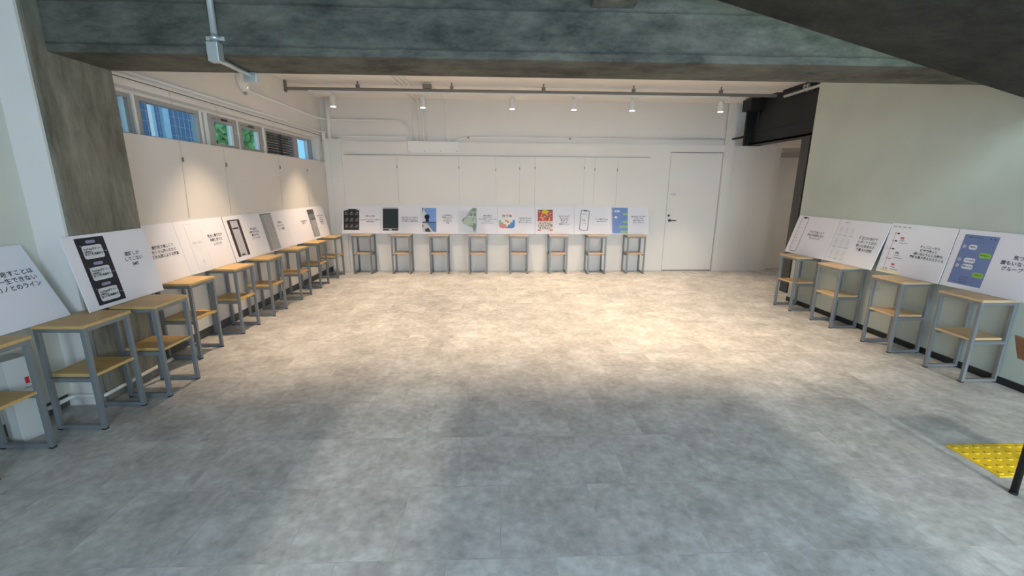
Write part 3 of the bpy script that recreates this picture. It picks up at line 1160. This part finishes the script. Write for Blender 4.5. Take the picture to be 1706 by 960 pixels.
def board(name, corner, along, normal, tilt, W, pic, body, size, tu, tv, label, group, spacing=1.25, bold=0.0007, ylean=0.0):
    """corner: lower left corner on the table; along: reading direction in plan; normal: outward in plan"""
    root = empty('exhibit_board')
    a = Vector(along).normalized()
    nn = Vector(normal).normalized()
    Z = Vector((0, 0, 1))
    u = (Z * math.cos(tilt) - nn * math.sin(tilt))
    nf = (nn * math.cos(tilt) + Z * math.sin(tilt))
    c = Vector(corner)
    root.matrix_world = Matrix(((a.x, u.x, nf.x, c.x), (a.y, u.y, nf.y, c.y), (a.z, u.z, nf.z, c.z), (0, 0, 0, 1)))
    MB().box(0.001, W - 0.001, 0, BH, -0.007, 0, M_BOARD, bevel=0.0008).build('panel', root)
    if pic:
        p = Pic(W)
        pic(p)
        p.b.build('printed_picture', root, recalc=False)
    me = text_mesh(body, size, tu * W, tv * BH, 0.0008, 'CENTER', bold, spacing)
    me.materials.clear()
    me.materials.append(M_INK)
    o = bpy.data.objects.new('lettering', me)
    COL.objects.link(o)
    o.parent = root
    tag(root, label, 'exhibit board', group)
    return root


ZT = TH + 0.0022
GL, GB, GRW = 'exhibit boards leaning on the left wall', 'exhibit boards leaning on the rear wall', 'exhibit boards leaning on the right wall'
# left row, nearest first
def on_left(x, y0, y1, xw, pic, body, size, tu, tv, label, **k):
    tilt = math.asin((x - xw - 0.008) / BH)
    return board('b', (x, y0, ZT), (0, 1, 0), (1, 0, 0), tilt, y1 - y0, pic, body, size, tu, tv, label, GL, **k)

on_left(-2.712, 2.035, 2.765, -2.925, pic_line_chat_left, '時間を戻すことは\nもう一生できない\n元カノとのライン', .036, .755, .57,
        'nearest left board, large lettering about a chat log, cut by the photo edge', spacing=1.2)
on_left(-2.628, 2.80, 3.448, -2.718, pic_sms, '認証しか\nしてこない\nSMS', .032, .735, .575, 'board with a black phone message list of three white bubbles', spacing=1.2)
on_left(-2.795, 3.335, 4.02, -2.90, pic_photo_dark, '旅行先で楽しくて\nたくさん撮ったけど\nどれも同じような写真', .031, .70, .53, 'text board partly hidden behind the message bubble board')
on_left(-2.795, 4.022, 4.73, -2.90, pic_page, '見出し書きだけ\n印刷し終えた\nレジュメ', .034, .725, .56, 'board with a thin outlined blank page beside faint text')
on_left(-2.795, 4.742, 5.46, -2.90, pic_phone_black, '夜の自分が\n朝見て後悔する\n書きかけの\nツイートメモ', .029, .715, .53, 'board with a phone screenshot framed by black bars')
on_left(-2.795, 5.462, 6.085, -2.90, pic_list, '録音は\n撮っていた\nメール通知', .034, .725, .60, 'board with a tall grey list photo at its left edge')
on_left(-2.795, 6.087, 6.755, -2.90, None, 'もう二度と使わない\n登録コード', .024, .80, .58, 'left board blank on its left half with two short lines')
on_left(-2.795, 6.757, 7.47, -2.90, pic_gradient, '何を撮りたかったか\nわからない\nけど消せない\n暗い画面の\nスクショ', .027, .73, .56, 'farthest left board with a grey and black photo')

def on_back(x0, x1, pic, body, size, tu, tv, label, **k):
    tilt = math.asin((7.812 - 7.70) / BH)
    return board('b', (x0, 7.70, ZT), (1, 0, 0), (0, -1, 0), tilt, x1 - x0, pic, body, size, tu, tv, label, GB, **k)

bk = [
    (-2.685, -2.012, pic_nine, '撮影した写真\n\nスマホのアルバムでしか見ない\n何枚か選択', .026, .73, .52, 'rear board with nine dark photo thumbnails'),
    (-2.010, -1.314, pic_chalk, '教室で撮ったときだけは\n何でも覚えているのに\n後で見返した板書の写真', .026, .72, .51, 'rear board with a dark chalkboard photo'),
    (-1.312, -0.650, pic_sky, 'その瞬間だけ\n最高だったけど\nよく見たら\n何も残らない\n写真', .027, .71, .52, 'rear board with a head silhouette before blue sky'),
    (-0.648, 0.034, pic_map, '家族の集合が\n分かりづらい\n何年か前のテーマパークの\nマップの\nスクリーンショット', .026, .75, .52, 'rear board with a green park map'),
    (0.036, 0.706, pic_icon, '飽きが来ないので\n残ってしまった\n暇つぶしのゲーム', .029, .74, .49, 'rear board with a rounded app icon of coloured steps'),
    (0.708, 1.402, pic_red, '買いたいもので\n迷ってしまい\n買うまでの\n変わった\n検索のスクショ', .028, .75, .50, 'rear board with a red and yellow collage picture'),
    (1.404, 2.078, pic_tilted_phone, 'いつの間にかある\nねむりのメモ', .030, .73, .50, 'rear board with an outline of a tilted phone'),
    (2.080, 2.752, pic_chat_small, '誰も返信しなくなり\nメッセージも\n途中で終わった\nグループライン', .029, .72, .53, 'rear board with a tall blue chat screen, rightmost by the door'),
]
for a_, b_, pc, body, sz, tu, tv, lab in bk:
    on_back(a_, b_, pc, body, sz, tu, tv, lab, bold=0.0005)


def on_right(x, y_far, y_near, pic, body, size, tu, tv, label, **k):
    tilt = math.asin((XR - 0.009 - x) / BH)
    return board('b', (x, y_far, ZT), (0, -1, 0), (-1, 0, 0), tilt, y_far - y_near, pic, body, size, tu, tv, label, GRW, **k)

on_right(3.868, 5.625, 4.925, pic_long_phone, 'パラパラめくって\n存在する記憶にない\nブックマーク', .031, .60, .53, 'right board farthest back with a slim white phone drawing')
on_right(3.872, 4.920, 4.262, pic_docs, '訂正され続けて\nレポートと日の\n戦いが刻まれた\n下書きの残骸', .034, .715, .50, 'right board with a grid of nine faint documents')
on_right(3.920, 4.258, 3.612, pic_route, 'ディズニーから\n徒歩で帰って\n1番に出ようとした時の\n素敵な乗り換えのスクショ', .027, .715, .50, 'right board with a red lined train route list')
on_right(3.925, 3.606, 2.900, pic_chat, '気づけば\n誰もいなくなった\nグループライン', .036, .755, .54, 'nearest right board with a blue chat screen and green bubbles')

# ------------------------------------------------------------------ rails, track lights
def track(y, labels_rail, lamps, lamp_labels, hidden=False):
    rl = MB()
    rl.box(XL + 0.002, 4.10, y - 0.02, y + 0.02, 2.800, 2.838, M_RAIL)
    o = rl.build('lighting_rail')
    tag(o, labels_rail, 'rail')
    MB().box(XL + 0.002, XL + 0.02, y - 0.03, y + 0.03, 2.775, ZC - 0.0, M_RAIL).build('end_bracket', o)
    MB().box(-2.62, 3.40, y - 0.017, y + 0.017, 2.776, 2.799, M_FIX).build('power_track', o)
    for x in (-1.93, -0.615, 0.69, 1.99, 3.27) if not hidden else (-1.9, 0.7, 3.2):
        MB().box(x - 0.024, x + 0.024, y - 0.024, y + 0.024, 2.838, 2.885, M_RAIL, bevel=0.006).tube([(x, y, 2.885), (x, y, ZC)], 0.009, M_RAIL, 8).build('rail_hanger', o)
    MB().box(-1.02, -0.90, y - 0.05, y + 0.05, 2.839, 2.90, M_RAIL, bevel=0.004).build('junction_box', o) if not hidden else None
    for x, lab in zip(lamps, lamp_labels):
        L = empty('spot_lamp', (x, y, 2.59))
        MB().box(-0.035, 0.11, -0.016, 0.016, 0.172, 0.186, M_FIX, bevel=0.003).box(0.085, 0.11, -0.018, 0.018, 0.155, 0.172, M_FIX).build('track_adapter', L)
        MB().tube([(0, 0, 0.14), (0, 0, 0.172)], 0.012, M_FIX, 10).build('stem', L)
        MB().lathe([(0.033, 0.150), (0.036, 0.147), (0.040, 0.006), (0.041, 0.0)], (0, 0, 0), M_FIX, 24).build('lamp_body', L)
        MB().lathe([(0.037, -0.001), (0.034, -0.004)], (0, 0, 0), M_LENS, 24).build('lens', L)
        ld = bpy.data.lights.new('spot_light', 'SPOT')
        ld.energy = SPOT_POWER
        ld.color = SPOT_COLOR
        ld.spot_size = math.radians(74)
        ld.spot_blend = 0.8
        ld.shadow_soft_size = 0.035
        lo = bpy.data.objects.new('spot_light', ld)
        COL.objects.link(lo)
        lo.parent = L
        lo.location = (0, 0, -0.03)
        tag(L, lab, 'spotlight', 'white spotlights on the ceiling track')


LX = (-2.29, -1.03, 0.243, 1.137, 1.986, 3.295)
track(6.65, 'long grey lighting rail hanging below the white ceiling',
      LX, ['leftmost white track spotlight, near the left wall', 'white track spotlight in front of the thin vertical pipes',
           'third white track spotlight from the left, on an otherwise empty stretch', 'left one of the two close white track spotlights right of the middle',
           'right one of the two close white track spotlights right of the middle', 'rightmost white track spotlight, beside the black steel beam'])
track(4.45, 'second lighting rail hidden behind the concrete beam', LX[:5] + (2.75,),
      ['hidden spotlight behind the beam, nearest the left wall', 'hidden spotlight behind the beam, second from the left', 'hidden spotlight behind the beam, third from the left',
       'hidden spotlight behind the beam, fourth from the left', 'hidden spotlight behind the beam, fifth from the left', 'hidden spotlight behind the beam, nearest the right wall'], True)

# rail continuing along the black beam
o = MB().box(4.195, 4.23, 5.66, 6.63, 2.792, 2.822, M_GALV).build('lighting_rail')
tag(o, 'short pale rail running along the black steel beam', 'rail')
MB().box(4.19, 4.262, 6.12, 6.135, 2.79, 2.88, M_GALV).box(4.19, 4.262, 6.20, 6.215, 2.79, 2.88, M_GALV).box(4.225, 4.279, 6.12, 6.215, 2.85, 2.88, M_GALV).build('rail_clamp', o)

dl = empty('passage_fill_light', (5.5, 6.5, 2.53))  # added fill with an invented fitting, out of view, brightens the passage
MB().lathe([(0.07, 0.0), (0.07, 0.02)], (0, 0, 0), M_FIX, 24).build('housing', dl)
MB().lathe([(0.055, -0.001), (0.055, -0.004)], (0, 0, 0), M_LENS, 24).build('lens', dl)
pl = bpy.data.lights.new('passage_fill_spot', 'SPOT')
pl.energy = 26
pl.spot_size = math.radians(150)
pl.spot_blend = 1.0
pl.color = (1.0, 0.93, 0.80)
pl.shadow_soft_size = 0.05
po = bpy.data.objects.new('passage_fill_spot', pl)
COL.objects.link(po)
po.parent = dl
po.location = (0, 0, -0.03)
tag(dl, 'added unseen downlight inside the side passage', 'fill_light')

# ------------------------------------------------------------------ conduits and fixtures on the walls
def pipe(name, pts, r, m, label, cat='pipe', rad=0.08, group=None):
    o = MB().tube(rounded(pts, rad), r, m, 10).build(name)
    tag(o, label, cat, group)
    return o


pipe('conduit_pipe', [(XL + 0.014, 3.47, 2.372), (XL + 0.014, 7.74, 2.380), (XL + 0.10, 7.795, 2.375)], 0.014, M_FIX, 'white conduit along the left wall above the picture rail')
o = MB().box(XL, XL + 0.018, 3.47, 7.76, 2.322, 2.340, M_FIX).box(XL + 0.006, XL + 0.016, 3.47, 7.76, 2.317, 2.3225, M_KICK).build('picture_rail')
tag(o, 'white picture rail on the left wall above the strip window', 'rail')
pipe('conduit_pipe', [(XL + 0.014, 5.64, 2.588), (XL + 0.014, 7.60, 2.585), (-2.87, YB + 0.015, 2.585), (-1.60, YB + 0.015, 2.575), (-1.435, YB + 0.015, 2.44), (-1.435, YB + 0.015, 2.25)],
     0.016, M_FIX, 'long white conduit bending from the alarm across the rear wall to the white box', rad=0.20)
# vertical pipes from the ceiling down to the box
for k, (x, lab) in enumerate(((-1.378, 'left'), (-1.300, 'middle'), (-1.228, 'right'))):
    pipe('conduit_pipe', [(x, 3.46, ZC - 0.014), (x, YB + 0.018, ZC - 0.014), (x, YB + 0.018, 2.25)], 0.012, M_FIX,
         lab + ' one of three white pipes running down from the ceiling to the box', rad=0.12, group='white pipes above the box')
pipe('conduit_pipe', [(-1.175, YB + 0.022, ZC), (-1.175, YB + 0.022, 2.25)], 0.008, M_FIX, 'thin vertical white pipe just right of the three ceiling pipes', group='white pipes above the box')
pipe('conduit_pipe', [(-0.90, 6.9, ZC - 0.01), (-0.845, YB + 0.022, ZC - 0.01), (-0.845, YB + 0.022, 2.25)], 0.008, M_FIX, 'lone thin vertical white pipe above the right end of the box')
pipe('conduit_pipe', [(-0.76, YB + 0.017, 2.252), (-0.48, YB + 0.017, 2.322), (4.19, YB + 0.017, 2.338)], 0.015, M_FIX, 'long white conduit running right from the box towards the black beam', rad=0.2)
pipe('conduit_pipe', [(-2.72, YB + 0.017, 2.29), (-2.64, YB + 0.017, 2.318), (-1.52, YB + 0.017, 2.318)], 0.014, M_FIX, 'short white conduit left of the white box', rad=0.05)
pipe('conduit_pipe', [(-2.80, YB + 0.01, 2.27), (-2.80, YB + 0.01, ZC)], 0.040, M_FIX, 'thick white downpipe in the far left corner')
for x, lab in ((-0.462, 'left'), (1.288, 'right')):
    o = MB().box(x - 0.016, x + 0.016, YB - 0.002, YB + 0.034, 2.302, 2.330, M_HOOK, bevel=0.004).build('pipe_clip')
    tag(o, lab + ' small dark clip on the rear wall conduit', 'clip', 'dark pipe clips')
bx = MB().box(-1.485, -0.63, YB - 0.045, YB, 2.06, 2.246, M_FIX, bevel=0.003).build('service_box')
tag(bx, 'long white service box on the rear wall below the pipes', 'box')
for x in (-1.455, -1.20, -0.93, -0.66):
    MB().lathe([(0.008, 0.0), (0.006, -0.004)], (x, YB - 0.045, 2.085), M_HOOK, 10, 'Y').build('screw', bx)
o = MB().box(-2.58, 2.705, YB - 0.014, YB, 2.008, 2.024, M_ALU).build('picture_rail')
tag(o, 'thin grey picture rail across the rear wall', 'rail')


def hanger(name, pts, hook, label, group, horizontal):
    t = empty('hanging_wire', pts[0])
    p0 = Vector(pts[0])
    MB().tube([Vector(p) - p0 for p in pts], 0.0014, M_WIRE, 6).build('wire', t)
    h = Vector(hook) - p0
    b = MB().box(h.x - 0.0055, h.x + 0.0055, h.y - 0.0055, h.y + 0.0055, h.z - 0.02, h.z + 0.02, M_HOOK, bevel=0.002)
    b.build('hook', t)
    tag(t, label, 'wire', group)


ords = ['first', 'second', 'third', 'fourth', 'fifth', 'sixth', 'seventh', 'eighth']
for k, (x, z) in enumerate(((-1.693, 1.822), (-0.63, 1.82), (0.008, 1.786), (0.425, 1.81), (0.691, 1.822), (1.558, 1.829), (1.742, 1.805), (2.143, 1.80))):
    hanger('w', [(x, YB - 0.017, 2.007), (x + 0.002, YB - 0.004, 1.9), (x + 0.004, YB - 0.004, 1.19)], (x, YB - 0.009, z),
           ords[k] + ' hanging wire from the left on the rear picture rail', 'hanging wires on the rear wall', True)
for k, (y, z) in enumerate(((4.29, 1.726), (4.955, 1.710), (6.155, 1.735), (7.02, 1.725))):
    hanger('w', [(XL + 0.021, y, 2.32), (-2.897, y, 1.91), (-2.896, y - 0.01, 1.72), (-2.896, y - 0.03, 1.19)], (-2.889, y, z),
           ords[k] + ' hanging wire from the concrete column on the left panel', 'hanging wires on the left wall', False)

# oval alarm on the left wall
al = empty('wall_alarm', (XL, 5.56, 2.68))
b = MB()
b.lathe([(0.118, 0.0), (0.120, 0.02), (0.112, 0.05), (0.06, 0.06)], (0, 0, 0), M_FIX, 32, 'X')
b.build('housing', al)
MB().lathe([(0.012, 0.0), (0.006, 0.006)], (0.054, -0.0, -0.075), M_LED, 12, 'X').build('indicator_light', al)
MB().box(0.0, 0.03, 0.005, 0.03, -0.15, -0.112, M_ALU, bevel=0.003).build('pull_switch', al)
tag(al, 'round white wall alarm with a small lit indicator on the upper left wall', 'alarm')
o = MB().box(-2.90, -2.845, YB - 0.07, YB - 0.056, 2.25, 2.36, M_FIX, bevel=0.004).build('junction_box')
tag(o, 'small white junction box at the top of the far left pilaster', 'box')

# galvanised conduit on the beam
g = empty('metal_conduit', (-1.70, 2.972, 2.23))
MB().tube([(0.0, 0, 0.11), (0.0, 0, 1.40)], 0.019, M_GALV, 14).build('riser_pipe', g)
MB().box(-0.060, 0.05, 0.010, 0.023, 0.126, 0.150, M_GALV, bevel=0.002).lathe([(0.024, 0.124), (0.024, 0.152)], (0, 0, 0), M_GALV, 14).build('pipe_clamp', g)
MB().box(-0.037, 0.030, -0.038, 0.022, 0.0, 0.11, M_GALV, bevel=0.004).build('pull_box', g)
MB().tube([(-0.008, 0.0, 0.020), (-0.020, 0.12, 0.028), (-0.040, 0.44, 0.030)], 0.016, M_GALV, 12).build('branch_pipe', g)
MB().box(-0.085, 0.005, 0.43, 0.50, -0.015, 0.05, M_GALV, bevel=0.004).build('end_box', g)
tag(g, 'galvanised metal conduit with pull box on the front of the concrete beam', 'conduit')

# black cable and box at the black beam
pipe('black_cable', [(4.115, YB + 0.0, 2.335), (4.25, 7.62, 2.352), (4.33, 7.44, 2.46), (4.25, 7.30, 2.73)], 0.018, M_BLACK, 'thick black cable curving from the rear wall up to the black beam', 'cable', rad=0.15)

# switch plate
sw = MB().box(2.832, 2.955, YB - 0.006, YB, 0.957, 1.112, M_WHITE, bevel=0.002).build('wall_plate')
tag(sw, 'white square wall plate between the last rear board and the staff door', 'plate')
MB().box(2.85, 2.937, YB - 0.009, YB - 0.006, 0.975, 1.094, M_WHITE, bevel=0.001).build('cover', sw)

# door lettering
me = text_mesh('STAFF', 0.035, 0, 0, 0, 'CENTER', 0.0008)
me.materials.clear(); me.materials.append(ink((0.25, 0.26, 0.30)))
o = bpy.data.objects.new('door_lettering', me)
COL.objects.link(o)
o.rotation_euler = (math.pi / 2, 0, 0)
o.location = (3.185, YB + 0.0105, 1.388)
o.parent = d1

# cable duct low around the column
o = MB().tube(rounded([(-2.91, 2.62, 0.075), (-2.91, 2.852, 0.075), (-2.705, 2.852, 0.075), (-2.705, 3.50, 0.08)], 0.03, 4), 0.014, M_FIX, 10).build('cable_duct')
tag(o, 'white cable duct running low around the concrete column', 'duct')

# carton at left
ct = empty('paper_carton', (-2.80, 2.405, 0))
ct.rotation_euler = (0, 0, math.radians(-14))
b = MB()
b.box(-0.115, 0.0, 0.0, 0.115, 0.0, 0.51, M_CARTON, bevel=0.002)
b.build('carton_body', ct)
MB().box(0.0003, 0.0012, 0.075, 0.095, 0.345, 0.385, M_RED).build('red_mark', ct)
MB().box(0.0003, 0.0012, 0.065, 0.10, 0.318, 0.322, ink((.2, .2, .2))).build('printed_line', ct)
tag(ct, 'tall white carton with a red mark standing on the floor behind the nearest left table', 'carton')

# ------------------------------------------------------------------ tactile paving and chair at right
tp = MB().box(2.700, 3.30, 1.935, 2.230, 0.0, 0.004, M_YELLOW).build('tactile_mat')
tag(tp, 'yellow tactile paving mat on the floor at the right', 'mat')
stud = None
for i in range(9):
    for j in range(5):
        if stud is None:
            stud = o = MB().lathe([(0.014, 0.004), (0.013, 0.0065), (0.008, 0.008)], (0, 0, 0), M_YELLOW, 10).box(-0.010, 0.010, -0.004, 0.004, 0.0078, 0.0084, M_YELLOW2).build('raised_stud', tp)
        else:
            o = stud.copy()
            COL.objects.link(o)
        o.location = (2.735 + i * 0.066, 1.962 + j * 0.060, 0)

ch = empty('chair', (2.82, 1.62, 0))
for x in (-0.195, 0.20):
    for y in (0.19, -0.20):
        top_z = 0.43
        if x < 0:
            pts = [(x, y, 0.012), (x, y, 0.44), (x - 0.05, y - (0.04 if y > 0 else -0.04), 0.60), (x - 0.165, y - (0.06 if y > 0 else -0.06), 0.82)]
        else:
            pts = [(x, y, 0.012), (x, y, 0.425)]
        lg = MB().tube(pts, 0.015, M_BLACK, 12).build('leg', ch)
        MB().tube([(x, y, 0.0), (x, y, 0.0118)], 0.017, M_RUBBER, 12).build('rubber_foot', lg)
MB().box(-0.14, 0.225, -0.19, 0.17, 0.427, 0.447, M_BROWNPLY, bevel=0.006).build('seat', ch)
b = MB()
seg = 10
ring_f, ring_b = [], []
kk = b.mi(M_BROWNPLY)
for i in range(seg + 1):
    t = i / seg
    y = -0.21 + 0.42 * t
    dx = -0.035 * math.sin(math.pi * t)
    row = []
    for (ox, z) in ((0.0, 0.728), (-0.045, 0.842), (-0.057, 0.842), (-0.012, 0.728)):
        row.append(b.bm.verts.new((-0.345 + ox + dx - 0.0, y, z)))
    ring_f.append(row)
for i in range(seg):
    for j in range(4):
        f = b.bm.faces.new((ring_f[i][j], ring_f[i + 1][j], ring_f[i + 1][(j + 1) % 4], ring_f[i][(j + 1) % 4]))
        f.material_index = kk
b.bm.faces.new(ring_f[0]).material_index = kk
b.bm.faces.new(ring_f[-1][::-1]).material_index = kk
bo = b.build('backrest', ch)
tag(ch, 'chair with black legs and brown plywood back cut by the right photo edge', 'chair')
